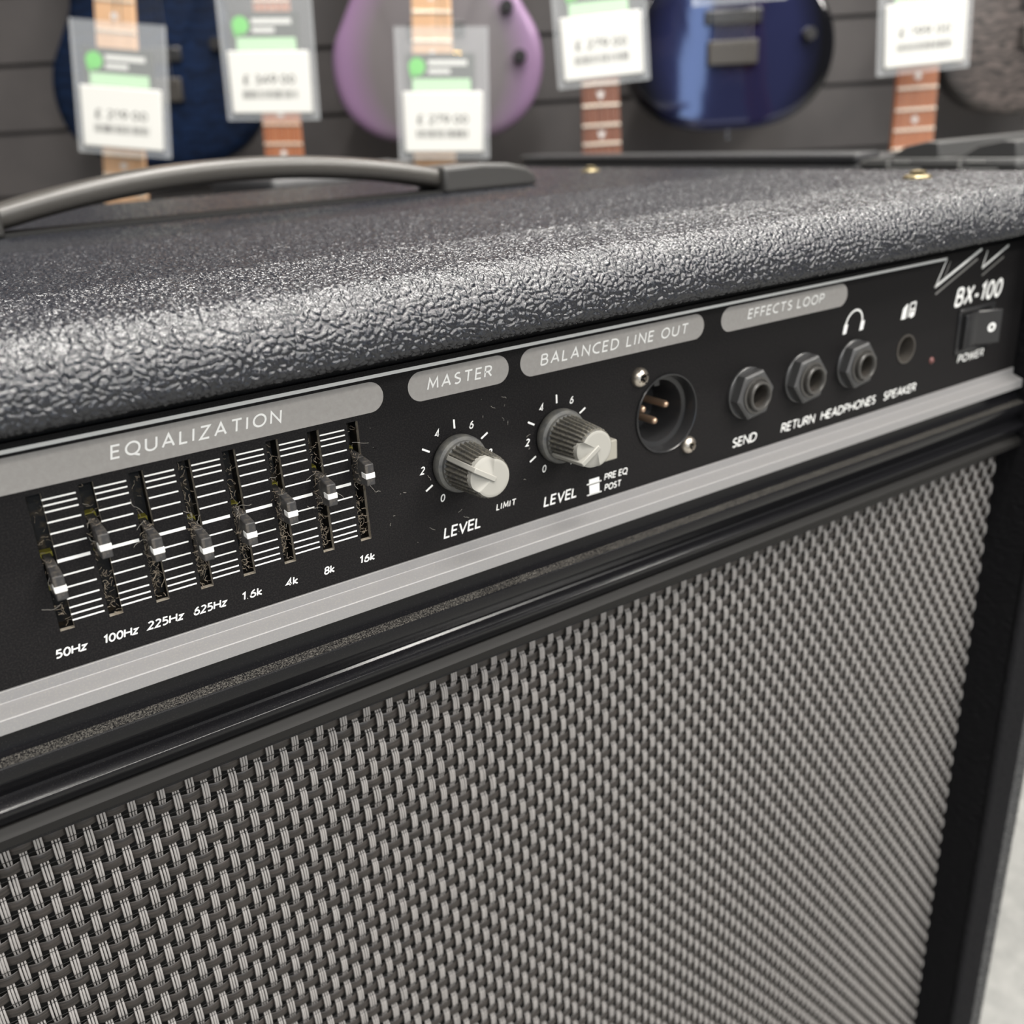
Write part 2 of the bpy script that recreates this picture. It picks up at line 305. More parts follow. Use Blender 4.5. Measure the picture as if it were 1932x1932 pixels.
# pebbled covering: cellular relief in real geometry
rs = np.random.RandomState(3); JX = rs.rand(1024, 1024).astype(np.float32); JY = rs.rand(1024, 1024).astype(np.float32); JH = rs.rand(1024, 1024).astype(np.float32)
def pebble(u, v, cell):
    """height 0..1 of an irregular pebbled leather grain at surface mm coords"""
    u = u + 0.35*np.sin(v*1.15+0.4*u) + 0.12*np.sin(v*3.3+u*1.3); v = v + 0.35*np.sin(u*1.25+0.5*v) + 0.12*np.sin(u*3.7-v*1.2)
    U, W = u/cell, v/cell; iu, iv = np.floor(U).astype(int), np.floor(W).astype(int)
    d1 = np.full(U.shape, 9.0); d2 = np.full(U.shape, 9.0); hh = np.zeros(U.shape); tx = np.zeros(U.shape); ty = np.zeros(U.shape)
    for a in (-2, -1, 0, 1, 2):
        for b in (-2, -1, 0, 1, 2):
            x, y = (iu+a) & 1023, (iv+b) & 1023
            dx, dy = iu+a+JX[x, y]-U, iv+b+JY[x, y]-W
            d = np.hypot(dx, dy); near = d < d1
            d2 = np.where(near, d1, np.minimum(d2, d)); hh = np.where(near, JH[x, y], hh)
            tx = np.where(near, dx*(JH[(x+7) & 1023, y]-0.5), tx); ty = np.where(near, dy*(JH[x, (y+7) & 1023]-0.5), ty); d1 = np.where(near, d, d1)
    e = np.clip((d2-d1)/0.34, 0, 1); e = e*e*(3-2*e)
    return e*(0.6+0.4*hh) + 0.8*(tx+ty)*e
def sweep(path, nrm, xs, axis, cell, amt, endfun=None):
    """path Nx2 (mm) with outward normals swept along an axis; displaced along the normals"""
    s = np.r_[0, np.cumsum(np.hypot(*np.diff(path, axis=0).T))]
    Sg, Xg = np.meshgrid(s, xs, indexing='ij')
    D = amt*(0.78*pebble(Xg.ravel(), Sg.ravel()+37, cell)+0.30*pebble(Xg.ravel()+211, Sg.ravel()+90, cell*0.52)).reshape(Sg.shape)
    P = np.repeat(path[:, None, :], len(xs), 1); N = np.repeat(nrm[:, None, :], len(xs), 1)
    if endfun is not None:
        ins, xo, nx, k = endfun(xs)
        P = P - N*ins[None, :, None]; Xg = np.repeat(xo[None, :], len(s), 0) + D*nx[None, :]; D = D*k[None, :]
    P = P + N*D[..., None]
    ns, nx_ = Sg.shape; idx = np.arange(ns*nx_).reshape(ns, nx_)
    F = np.stack([idx[:-1, :-1], idx[:-1, 1:], idx[1:, 1:], idx[1:, :-1]], -1).reshape(-1, 4)
    return P, Xg, F
def arc(cx, cy, r, a0, a1, n):
    t = np.linspace(a0, a1, n); return np.c_[cx+r*np.cos(t), cy+r*np.sin(t)], np.c_[np.cos(t), np.sin(t)]
def line(p, q, n, nr):
    t = np.linspace(0, 1, n); P = np.outer(1-t, p)+np.outer(t, q); return P, np.repeat([nr], n, 0)
def path(*segs):
    return np.vstack([s[0] for s in segs]), np.vstack([np.array(s[1], float) for s in segs])
R = 12.5; ZL = 48.3
pt = path(line((6, ZL), (YF+2.4, ZL), 20, (0, -1)), arc(YF+2.4, ZL+2.4, 2.4, -PI/2, -PI, 18), line((YF, ZL+2.7), (YF, ZT-R-.1), 4, (-1, 0)),
          arc(YF+R, ZT-R, R, PI, PI/2, 92), line((YF+R+.25, ZT), (40, ZT), 175, (0, 1)), line((40.5, ZT), (150, ZT), 230, (0, 1)),
          line((152, ZT), (YB-8, ZT), 70, (0, 1)), arc(YB-8, ZT-8, 8, PI/2, 0, 8), line((YB, ZT-9), (YB, ZL), 4, (1, 0)))
RE = 10.0
xs = np.r_[np.arange(XL, -34, 3.0), np.arange(-34, 150, 0.24), np.arange(150, XR-RE, 0.3), np.linspace(XR-RE, XR, 30), ]
def endf(x):
    t = np.clip((x-(XR-RE))/RE, 0, 1)*PI/2
    return RE*(1-np.cos(t)), np.where(x > XR-RE, XR-RE+RE*np.sin(t), x), np.sin(t), np.cos(t)
P, Xg, F = sweep(pt[0], pt[1], xs, 0, 1.75, 0.62, endf)
V = np.stack([Xg, P[..., 0], P[..., 1]], -1).reshape(-1, 3)
def mk_fast(name, V, F, mat_, parent):
    po = WORLD[parent.name]; me = bpy.data.meshes.new(name); V = ((V-np.array(po))/1000).astype(np.float32)
    F = np.asarray(F); k = F.shape[1]
    me.vertices.add(len(V)); me.vertices.foreach_set('co', V.ravel()); me.loops.add(F.size); me.loops.foreach_set('vertex_index', F.ravel().astype(np.int32))
    me.polygons.add(len(F)); me.polygons.foreach_set('loop_start', np.arange(0, F.size, k, dtype=np.int32))
    me.polygons.foreach_set('use_smooth', np.ones(len(F), bool)); me.materials.append(M[mat_]); me.update(calc_edges=True); me.validate()
    o = bpy.data.objects.new(name, me); C.objects.link(o); o.parent = parent; WORLD[o.name] = po; return o
top = mk_fast('cabinet_top', V, F[:, ::-1], 'tolex', amp)
# right-hand side, swept in z
ps = path(line((XI, 8), (XI, YF+2), 30, (-1, 0)), arc(XI+2, YF+2, 2, PI, 1.5*PI, 8), line((XI+2.5, YF), (XR-12, YF), 34, (0, -1)),
          arc(XR-12, YF+12, 12, -PI/2, 0, 34), line((XR, YF+13), (XR, 100), 60, (1, 0)), line((XR, 104), (XR, YB), 40, (1, 0)))
zs = np.r_[np.arange(ZB, ZT-RE+2, 0.55)]
P, Zg, F = sweep(ps[0], ps[1], zs, 2, 1.75, 0.5)
V = np.stack([P[..., 0], P[..., 1], Zg], -1).reshape(-1, 3)
sd = mk_fast('cabinet_side', V, F, 'tolex', amp); sd.data.materials.append(M['fuzzy'])
sd.data.polygons.foreach_set('material_index', (V[F, 0].mean(1) < 385).astype(np.int32))
g = G(); g.box(XL, XL+20, YF, YB, ZB, ZT-14); g.build('cabinet_side', 'tolex', amp, bevel=6, seg=4)
g = G(); g.box(XL+20, XI, YB-14, YB-1, ZB+18, ZT-16); g.build('cabinet_back', 'tolex', amp)
g = G(); g.box(XL+20, XI, YF+1, YB-14, ZB, ZB+18); g.build('cabinet_bottom', 'tolex', amp)
for fx in (-90, 358):
    for fy in (20, 360):
        g = G(); g.lathe([(0.1, 0), (19, 0), (17, 14.5), (0.1, 14.5)], 0, 0, 24)
        V = [(fx+a, fy+c, -ZF + 0.3 + b) for a, b, c in g.v]; g.v = V; g.build('rubber_foot', 'black_plastic', amp)

# --- control panel: one plate with its cut-outs
XP0, XP1, ZP0, ZP1, TH = -102, XI-0.4, -9.3, 42.3, 1.4
JACKS = (207.7, 233.8, 260.0); ZJ = 11.2; SPK = 290.4
def circle(cx, cz, r, n=48): return [(cx+r*math.cos(2*PI*k/n), cz+r*math.sin(2*PI*k/n)) for k in range(n)]
holes = [[(10.1*k, 0), (10.1*k+2.9, 0), (10.1*k+2.9, 30.8), (10.1*k, 30.8)] for k in range(8)]
holes += [circle(173.5, 11.5, 12.2, 64), circle(SPK, 11, 4.9, 32)] + [circle(q, ZJ, 4.6, 32) for q in JACKS] + [[(323, 4.6), (343.4, 4.6), (343.4, 19.2), (323, 19.2)]]
bm = bmesh.new()
def loop(pts):
    vs_ = [bm.verts.new((x, 0, z)) for x, z in pts]
    return [bm.edges.new((vs_[i], vs_[(i+1) % len(vs_)])) for i in range(len(vs_))]
ed = loop([(XP0, ZP0), (XP1, ZP0), (XP1, ZP1), (XP0, ZP1)])
for hpts in holes: ed += loop(hpts)
bmesh.ops.triangle_fill(bm, use_beauty=True, edges=ed, normal=(0, -1, 0))
front = [tuple(v.index for v in f.verts) for f in bm.faces]
bm.verts.index_update(); front = [tuple(v.index for v in f.verts) for f in bm.faces]; co = [tuple(v.co) for v in bm.verts]; bm.free()
g = G(); g.add(co, front, 0)
for q in [[(XP0, ZP0), (XP1, ZP0), (XP1, ZP1), (XP0, ZP1)]] + holes:
    n = len(q); g.add([(x, 0, z) for x, z in q] + [(x, TH, z) for x, z in q], [(i, (i+1) % n, n+(i+1) % n, n+i) for i in range(n)], 1 if len(q) == 4 and q[0][0] < 90 and q[0][0] >= 0 else 0)
panel = g.build('control_panel', ['panel', 'cut_edge'], amp, smooth=0, recalc=False)
panel['label'] = 'black metal control panel with white printed lettering'
g = G(); g.box(XP0, XP1, 0.9, 3.0, ZP1+0.05, ZL+1.5); g.build('panel_backing', 'panel', panel)
def band(x0, x1, rl=True, rr=True, z0=32.0, z1=39.5):
    r = (z1-z0)/2; zc = (z0+z1)/2; pts = []
    pts += [(x1-r+r*math.sin(a), zc-r*math.cos(a)) for a in np.linspace(0, PI, 25)] if rr else [(x1, z0), (x1, z1)]
    pts += [(x0+r-r*math.sin(a), zc+r*math.cos(a)) for a in np.linspace(0, PI, 25)] if rl else [(x0, z1), (x0, z0)]
    return G().poly(pts, -0.04).build('section_band', 'grey_band', panel, smooth=0)
band(-98, 81.1); band(87.9, 117.8); band(121.5, 188.4); band(195.6, 254.7)
letter(panel, 'EQUALIZATION', 17.3, 54.9, 34.45, 3.05, space=.36, weight=.145)
letter(panel, 'MASTER', 93.1, 112.4, 34.35, 3.05, space=.34, weight=.145)
letter(panel, 'BALANCED LINE OUT', 127.9, 181.6, 34.25, 3.15, space=.34, weight=.145)
letter(panel, 'EFFECTS LOOP', 207.0, 242.6, 34.55, 3.1, space=.3, weight=.145)
for s, a, b in (('50Hz', -2.3, 4.1), ('100Hz', 7.5, 15.0), ('225Hz', 17.0, 25.1), ('625Hz', 27.4, 35.2), ('1.6k', 38.8, 43.9), ('4k', 49.8, 53.0), ('8k', 59.8, 62.7), ('16k', 69.4, 73.8)):
    letter(panel, s, a, b, -5.9, 2.05, weight=.17, space=.2)
letter(panel, 'LEVEL', 94.1, 105.8, -6.25, 3.1, weight=.15, space=.2); letter(panel, 'LEVEL', 126.9, 138.7, -6.15, 3.1, weight=.15, space=.2)
letter(panel, 'LIMIT', 111.1, 117.5, -2.8, 1.8, weight=.14, space=.3)
letter(panel, 'PRE EQ', 149.0, 157.8, -3.75, 2.0, weight=.14); letter(panel, 'POST', 149.0, 155.3, -7.05, 2.0, weight=.14)
for s, a, b in (('SEND', 202.0, 213.2), ('RETURN', 225.1, 241.9), ('HEADPHONES', 245.2, 275.0), ('SPEAKER', 279.6, 298.9)):
    letter(panel, s, a, b, -6.2, 3.15, weight=.14)
letter(panel, 'POWER', 324.3, 341.5, -0.4, 3.1, weight=.14)
letter(panel, 'BX-100', 317.6, 348.1, 21.8, 7.2, name='model_lettering', weight=.17, space=.24, shear=0.22)
# white rule ending in the zigzag bolt
g = G()
def strip(g, pts, wd, y=-0.05, mi=0):
    for (x0, z0), (x1, z1) in zip(pts[:-1], pts[1:]):
        d = Vector((x1-x0, z1-z0)).normalized(); nx, nz = -d.y*wd/2, d.x*wd/2
        g.poly([(x0+nx, z0+nz), (x1+nx, z1+nz), (x1-nx, z1-nz), (x0-nx, z0-nz)], y, None, mi)
strip(g, [(XP0+1, 40.62), (310.3, 40.62)], 0.85)
g.build('white_rule', 'white_ink', panel, smooth=0)
g = G(); strip(g, [(310.2, 40.9), (304.2, 30.9)], 0.55); strip(g, [(304.0, 31.2), (331.5, 41.6)], 1.1); strip(g, [(312.3, 39.5), (309.2, 33.6)], 0.5, -0.05, 1)
strip(g, [(305.0, 28.6), (329.5, 38.3)], 0.8, -0.05, 1)
strip(g, [(335.6, 40.6), (333.0, 34.2)], 0.5); strip(g, [(333.0, 34.4), (349.5, 41.0)], 0.8); strip(g, [(333.6, 31.6), (347.0, 37.0)], 0.6, -0.05, 1)
g.build('bolt_emblem', ['white_ink', 'grey_ink'], panel, smooth=0)
# equaliser scale lines
ZSC = (29.3, 28.0, 26.6, 24.3, 21.8, 19.05, 15.6, 12.25, 9.45, 6.85, 4.75, 3.15, 1.8)
for k in range(7):
    g = G()
    for zz in ZSC:
        hw = 0.36 if zz == 15.6 else 0.17
        g.box(10.1*k+2.95+(-.15 if k < 2 else 0.05), 10.1*k+9.35, -0.05, 0.0, zz-hw, zz+hw)
    g.build('scale_lines', 'white_ink', panel, smooth=0)
def dial(cx, cz):
    g = G()
    for a in (-30, 30, 90, 150, 210):
        t = math.radians(a); strip(g, [(cx+9.0*math.cos(t), cz+9.0*math.sin(t)), (cx+11.4*math.cos(t), cz+11.4*math.sin(t))], 0.5)
    g.build('dial_ticks', 'white_ink', panel, smooth=0)
    VV, FF, n = [], [], 0
    for s, a in (('0', 240), ('2', 180), ('4', 120), ('6', 60), ('8', 0), ('10', 300)):
        t = math.radians(a); x = cx+10.3*math.cos(t); zz = cz+10.2*math.sin(t); wd = 0.8*len(s)
        X, Z, F = text_mesh(s, x-wd-.2, x+wd-.2, zz-1.0, 2.1, 0.15, 0.2)
        VV.append(np.c_[X, -0.07+text_mesh.Y, Z]); FF += [tuple(i+n for i in f) for f in F]; n += len(X)
    mk('dial_numerals', np.vstack(VV), FF, 'white_ink', panel, 0, recalc=False)
dial(100.1, 14); dial(132.9, 14)
# push-switch pictogram, headphones and loudspeaker pictograms
g = G(); g.box(142.6, 148.0, -0.05, 0, -3.65, -3.3); g.box(143.5, 147.2, -0.05, 0, -3.4, -2.1); g.box(142.6, 148.0, -0.05, 0, -7.0, -6.65); g.box(143.5, 147.2, -0.05, 0, -6.8, -3.95)
g.build('switch_pictogram', 'white_ink', panel, smooth=0)
g = G(); cx, cz = 259.4, 25.0
hp = [(cx+4.3*math.cos(a)+0.16*(4.6*math.sin(a)), cz+4.6*math.sin(a)) for a in np.linspace(PI, 0, 17)]
strip(g, [(hp[0][0]-.35, 23)] + hp + [(hp[-1][0]-.35, 23)], 0.75)
g.poly([(253.7, 22.1), (255.6, 22.3), (256.3, 25.3), (254.4, 25.5)], -0.08); g.poly([(262.5, 22.1), (264.5, 22.3), (265.2, 25.4), (263.2, 25.4)], -0.08)
g.build('headphones_pictogram', 'white_ink', panel, smooth=0)
g = G(); g.poly([(285.7, 22.3), (288.3, 22.3), (289.3, 27.3), (288.6, 27.5), (286.5, 26.1)], -0.06); strip(g, [(289.6, 22.6), (290.8, 27.3), (293.9, 27.5), (293.4, 25.2), (290.9, 25.0)], 0.7)
g.poly(circle(291.8, 23.3, 1.2, 16), -0.06); strip(g, [(292.9, 22.6), (293.6, 25.2)], 0.8); g.build('loudspeaker_pictogram', 'white_ink', panel, smooth=0)

# --- equaliser sliders
TIPS = (12.3, 18.6, 14.75, 11.8, 12.5, 14.8, 16.5, 19.0)
for k, zt in enumerate(TIPS):
    cx = 10.1*k+1.45
    g = G(); g.frust((cx-1.15, cx+1.15, zt-2.45, zt+2.9), -7.0, (cx-1.0, cx+1.0, zt-3.2, zt+3.6), -2.5)
    g.frust((cx-1.0, cx+1.0, zt-3.2, zt+3.6), -2.5, (cx-0.9, cx+0.9, zt-3.9, zt+4.1), 5)
    sl = g.build('equalizer_slider', 'slider', amp, smooth=30, bevel=0.25, loc=(cx, 0, zt))
    g = G(); g.box(cx-1.22, cx+1.22, -7.06, -4.6, zt-0.72, zt+0.68); g.build('white_mark', 'white_ink', sl, bevel=0.12)
    g = G(); g.box(cx-1.25, cx+1.25, 4.2, 6.5, zt+3.2, zt+4.3); g.box(cx-1.25, cx+1.25, 4.2, 6.5, zt-4.3, zt-3.2); g.build('contact_tab', 'tab', sl)
    g = G(); g.box(cx-2.2, cx+2.2, 7, 8, -1.5, 32.3); g.box(cx-2.4, cx-2.0, TH+.1, 8, -1.5, 32.3); g.box(cx+2.0, cx+2.4, TH+.1, 8, -1.5, 32.3)
    g.box(cx-2.2, cx+2.2, TH+.1, 8, 31.8, 32.4); g.box(cx-2.2, cx+2.2, TH+.1, 8, -1.6, -1.0); g.build('slider_track', 'track', panel, smooth=0)
# lint caught in the slots: fine curled fibres
g = G(); g2 = G(); r2 = random.Random(11)
def fibre(gg, x, y, zz, L, r):
    p = Vector((x, y, zz)); d = Vector((r2.uniform(-1, 1), r2.uniform(-.5, .3), r2.uniform(-1, 1))).normalized(); pts = [p.copy()]
    for i in range(7):
        d = (d + Vector((r2.uniform(-.6, .6), r2.uniform(-.4, .4), r2.uniform(-.6, .6)))).normalized(); p = p + d*L/7
        if p.y > 4: p.y = 4
        pts.append(p.copy())
    gg.tube(pts, r, 4)
for k, zt in enumerate(TIPS):
    cx = 10.1*k+1.45; dens = (8, 14, 18, 24, 24, 26, 26, 22)[k]
    for i in range(dens*4): fibre(g, cx+r2.uniform(-1.3, 0.3), r2.uniform(-3.2, 1.5), zt+r2.uniform(-3.5, 4.2), r2.uniform(.7, 2.0), r2.choice((.025, .035, .05)))
    for i in range(dens*4): fibre(g, cx+r2.uniform(-1.3, 0.8), r2.uniform(0.6, 3.5), r2.choice((r2.uniform(0.4, 10), r2.uniform(0.4, 30))), r2.uniform(.7, 2), r2.choice((.03, .04, .06)))
    for i in range(dens//4): fibre(g2, cx+r2.uniform(-1.5, 1.5), r2.uniform(-4, 0), zt+r2.uniform(-6, 8), r2.uniform(2, 4.5), .028)
for i in range(26): fibre(g2, r2.uniform(75, 125), -0.15, r2.uniform(-6, 30), r2.uniform(.6, 2), .03)
V = [(x, min(y, -0.08) if x > 75 else y, zz) for x, y, zz in g2.v]; g2.v = V
lint = g.build('dust_lint', 'lint', amp, recalc=False); lint['kind'] = 'stuff'
l2 = g2.build('dust_lint', 'fibre', amp, recalc=False); l2['kind'] = 'stuff'

# --- level knobs
def knob(cx, cz, ang, ycap):
    g = G(); g.lathe([(0.1, -0.5), (7.5, -0.5), (7.65, -1.0), (7.65, -2.6), (7.4, -3.1), (6.55, -3.45), (6.45, -4.3), (5.9, -4.5), (0.1, -4.6)], cx, cz, 64)
    kn = g.build('level_knob', 'knob_skirt', amp, smooth=40, loc=(cx, 0, cz))
    ra, rb = 6.15, 5.3; NF = 29; hs = math.radians(66)
    def sect(a):
        d = abs((a-ang+PI) % (2*PI)-PI)/hs; return max(0.0, 1-d**8) if d < 1 else 0.0
    def rf(r, y, a): return r + (0.30 if r > 4.6 and y > ycap+1.0 else 0)*math.copysign(abs(math.cos(a*NF))**0.6, math.cos(a*NF))
    prof = [(0.1, -4.2), (ra, -4.3)] + [(ra+(rb-ra)*t, -4.4+(ycap+1.1+4.4)*t) for t in np.linspace(0.02, 0.97, 7)] + [(rb, ycap+0.95), (rb-.12, ycap+0.4), (rb-.4, ycap+0.25), (rb-.45, ycap+0.6), (0.1, ycap+0.9)]
    g = G(); g.lathe(prof, cx, cz, NF*8, rfun=rf)
    vv = []
    for x, y, zz in g.v:
        k = sect(math.atan2(zz-cz, x-cx))
        vv.append((x, max(y, ycap+0.25+2.6*k) if y < ycap+3 else y, zz))
    g.v = vv; g.build('fluted_grip', 'knob', kn, smooth=28)
    # cap: disc whose sector beside the pointer falls away over the rim
    n = 144; rings = 12; V = [(cx, ycap, cz)]; F = []
    def rad(a): return rb-0.42+0.62*sect(a)
    def dep(q, a): return sect(a)*1.75*max(0, q-.12)**1.15
    for i in range(1, rings+1):
        for j in range(n):
            a = 2*PI*j/n; r = rad(a)*i/rings; V.append((cx+r*math.cos(a), ycap+dep(i/rings, a)+(0.12 if i == rings else 0), cz+r*math.sin(a)))
    for j in range(n):
        a = 2*PI*j/n; r = rad(a)+.02; V.append((cx+r*math.cos(a), ycap+dep(1, a)+0.5+1.3*sect(a), cz+r*math.sin(a)))
    for j in range(n): F.append((0, 1+j, 1+(j+1) % n))
    for i in range(rings):
        for j in range(n): F.append((1+i*n+j, 1+(i+1)*n+j, 1+(i+1)*n+(j+1) % n, 1+i*n+(j+1) % n))
    RC = rb
    cp = mk('knob_cap', np.array(V), F, 'cap', kn, 24)
    ca, sa = math.cos(ang), math.sin(ang)
    def tp(u, v, y): return (cx+u*ca-v*sa, y, cz+u*sa+v*ca)
    g = G(); hw = 0.7
    sec = [(-0.8, ycap-0.45), (RC+0.75, ycap-0.15), (rb+0.85, ycap+1.2), (ra+0.55, -4.7), (ra-0.6, -4.7), (rb-0.8, ycap+2.6), (-0.8, ycap+0.6)]
    V = [tp(u, -hw, y) for u, y in sec] + [tp(u, hw, y) for u, y in sec]; n = len(sec)
    g.add(V, [tuple(range(n)), tuple(range(2*n-1, n-1, -1))] + [(i, i+n, (i+1) % n+n, (i+1) % n) for i in range(n)])
    g.build('pointer_rib', 'cap', kn, smooth=30, bevel=0.22)
    return kn
k1 = knob(100.1, 14, math.radians(147), -17.0); k1['label'] = 'master level knob with its pointer turned to the left'
k2 = knob(132.9, 14, math.radians(214), -17.2); k2['label'] = 'line out level knob with its pointer turned down to zero'
g = G(); g.box(142.6, 147.6, -8, 3, 5.4, 11.2); b = g.build('push_button', 'button', amp, bevel=0.4)
b['label'] = 'beige square push button'

# --- XLR socket
cx, cz = 173.5, 11.5
g = G(); g.lathe([(12.15, 1.2), (12.15, -0.5), (11.9, -0.75), (11.6, -0.6), (11.2, 0.4), (10.9, 3.2), (9.6, 3.6), (9.35, 4.2), (9.2, 16)], cx, cz, 72, close=False)
g.poly(circle(cx, cz, 9.3, 48), 16)
xl = g.build('xlr_socket', 'black_plastic', amp, smooth=30, loc=(cx, 0, cz)); xl['label'] = 'round black three-pin output socket'
for px, pz in ((178.2, 12.3), (168.9, 12.6), (173.6, 8.0)):
    g = G(); g.lathe([(0.1, 4.6), (0.6, 4.7), (1.0, 5.1), (1.15, 5.8), (1.15, 15.9), (0.1, 15.9)], px, pz, 20); g.build('contact_pin', 'pin', xl, smooth=50)
g = G(); g.box(172.5, 174.5, 4.2, 15.9, 19.2, 21.5); g.build('key_notch', 'black_plastic', xl)
def screw(px, pz, r, h, rot, parent=amp, m_='screw', name='panel_screw'):
    g = G(); n = 40
    prof = [(0.05, -h*0.45), (0.35*r, -h*0.55)] + [(r*math.sin(t), -h*math.cos(t)**0.8) for t in np.linspace(0.45, PI/2-.02, 7)] + [(r, 0), (0.05, 0.02)]
    def rf(rr, y, a):
        c = max(abs(math.cos(a-rot)), abs(math.sin(a-rot))); return rr
    g.lathe(prof, px, pz, n)
    for q in range(4):
        a = rot+q*PI/2; ca, sa = math.cos(a), math.sin(a)
        g.add([(px+u*ca-v*sa, y, pz+u*sa+v*ca) for u, v, y in ((.05*r, -.13*r, -h*.6), (.62*r, -.09*r, -h*.93), (.62*r, .09*r, -h*.93), (.05*r, .13*r, -h*.6))], [(0, 1, 2, 3)], 1)
    return g.build(name, [m_, 'void'], parent, smooth=40, loc=(px, 0, pz))
screw(162.8, 24.6, 2.95, 2.3, 0.5); screw(182.5, -0.4, 2.75, 2.2, 0.2)

# --- jack sockets
for jx in JACKS:
    g = G(); g.lathe([(6, 0), (8.3, 0), (8.35, -0.7), (8.0, -1.0), (5.0, -1.05)], jx, ZJ, 48, close=False)
    j = g.build('jack_socket', 'jack', amp, smooth=30, loc=(jx, 0, ZJ))
    g = G(); a0 = math.radians(8)
    def hexf(r, y, a): return r if r < 6.5 else r*math.cos(PI/6)/math.cos((a-a0) % (PI/3)-PI/6)
    g.lathe([(5.0, -1.0), (8.2, -1.05), (8.2, -4.0), (7.5, -4.6), (5.0, -4.6)], jx, ZJ, 96, rfun=hexf, close=False); hx = g.build('hex_nut', 'jack', j, smooth=25)
    g = G(); g.lathe([(5.9, -4.5), (5.9, -5.0), (5.2, -5.15), (5.1, -4.8), (4.75, -4.8), (4.7, -6.3), (4.4, -6.7), (3.9, -6.7), (3.6, -6.3), (3.45, -5.6), (3.4, 3)], jx, ZJ, 48, close=False)
    g.build('bushing', 'bore', j, smooth=30)
    g = G(); g.lathe([(3.38, -5.5), (3.3, 1), (3.3, 30)], jx, ZJ, 40, close=False); g.poly(circle(jx, ZJ, 3.4, 32), 30, None, 1); g.build('bore_liner', ['liner', 'void'], j, smooth=30)
g = G(); g.lathe([(5.4, 0.0), (5.3, -0.35), (4.7, -0.4), (4.3, 0.5), (4.1, 26)], SPK, 11, 40, close=False); g.poly(circle(SPK, 11, 4.2, 32), 26, None, 1)
s_ = g.build('speaker_socket', ['liner', 'void'], amp, smooth=30, loc=(SPK, 0, 11)); s_['label'] = 'plain round speaker socket hole'
# --- power switch and indicator
g = G()
for a, b, c, d in ((321.4, 345.0, 18.8, 20.6), (321.4, 345.0, 3.2, 5.0), (321.4, 323.4, 5.0, 18.8), (343.0, 345.0, 5.0, 18.8)): g.box(a, b, -0.7, 2.5, c, d)
pw = g.build('power_switch', 'black_plastic', amp, bevel=0.3, loc=(333, 0, 12)); pw['label'] = 'black rocker power switch'
g = G(); sec = [(323.5, -2.6), (333.0, -0.9), (333.8, -1.1), (342.9, -5.2), (342.9, 6), (323.5, 6)]
g.add([(x, y, 5.3) for x, y in sec] + [(x, y, 18.5) for x, y in sec], [tuple(range(6)), tuple(range(11, 5, -1))] + [(i, i+6, (i+1) % 6+6, (i+1) % 6) for i in range(6)])
rk = g.build('rocker', 'black_plastic', pw, bevel=0.4)
X, Z, F = text_mesh('O', 337.4, 340.4, 10.0, 3.5, 0.24, 0.1)
mk('printed_lettering', np.c_[X, -1.0-4.2*(X-333.4)/9.6-0.1, Z], F, 'white_ink', pw, 0, recalc=False)
g = G(); g.lathe([(0.05, -0.9), (0.8, -0.7), (1.35, -0.1), (1.35, 0.3)], 307.2, 3.8, 24); g.build('indicator_lamp', 'led', amp, smooth=60)

# --- silver strip and black moulding under the panel
def extr(name, prof, x0, x1, m_, smooth=30, n=2):
    xs_ = np.linspace(x0, x1, n); k = len(prof); V = [(x, y, zz) for x in xs_ for y, zz in prof]
    F = [(i*k+j, i*k+(j+1) % k, (i+1)*k+(j+1) % k, (i+1)*k+j) for i in range(n-1) for j in range(k)] + [tuple(range(k)), tuple(range((n-1)*k+k-1, (n-1)*k-1, -1))]
    return mk(name, np.array(V, float), F, m_, amp, smooth)
extr('silver_strip', [(0.2, -9.2), (-0.45, -9.2), (-0.55, -9.3), (-0.6, -11.7), (-0.7, -11.85), (-4.8, -13.25), (-5.0, -13.45), (-5.0, -16.6), (-3.2, -16.7), (-3.2, -17.5), (1.5, -17.5)], XP0, XP1-0.8, 'silver', 25)
def rnd_prof():
    p = [(1.5, -17.5), (-3.3, -17.5), (-3.3, -19.0), (-3.7, -20.9), (-5.0, -21.8)]
    p += [(-7.8, -22.25), (-8.1, -22.5), (-8.2, -23.2), (-7.9, -25.0), (-7.0, -26.8), (-5.8, -28.4), (-5.0, -30.3)]
    p += [(-5.4, -30.8), (-8.3, -31.75), (-8.55, -32.0), (-8.6, -32.6), (-7.8, -34.3), (-6.6, -35.8), (-5.8, -36.9)]
    p += [(-4.6, -37.0), (-4.6, -44), (1.5, -44)]
    return p
extr('black_moulding', rnd_prof(), XP0, XP1-0.5, 'trim', 28)
extr('lower_bead', [(-4.7, -36.9), (-6.0, -37.1), (-7.9, -38.7), (-8.1, -38.95), (-8.1, -40.9), (-7.8, -41.2), (-4.7, -41.3)], XP0, XP1-0.5, 'matte', 28)

m = M['dust'] = mat('pale_dust', (0.36, 0.34, 0.3), 0.9, 0, 0.1)
f = noise(m, 3000, 4, 0.7); lk(m, ramp(m, f, [(0.46, (0, 0, 0)), (0.72, (0.5, 0.5, 0.5))]), bsdf(m).inputs['Alpha'])
g = G()
g.add([(XP0+1, -4.9, -21.68), (XI-2, -4.9, -21.68), (XI-2, -7.85, -22.18), (XP0+1, -7.85, -22.18)], [(0, 1, 2, 3)])
df = g.build('dust_film', 'dust', amp, smooth=0); df['kind'] = 'stuff'
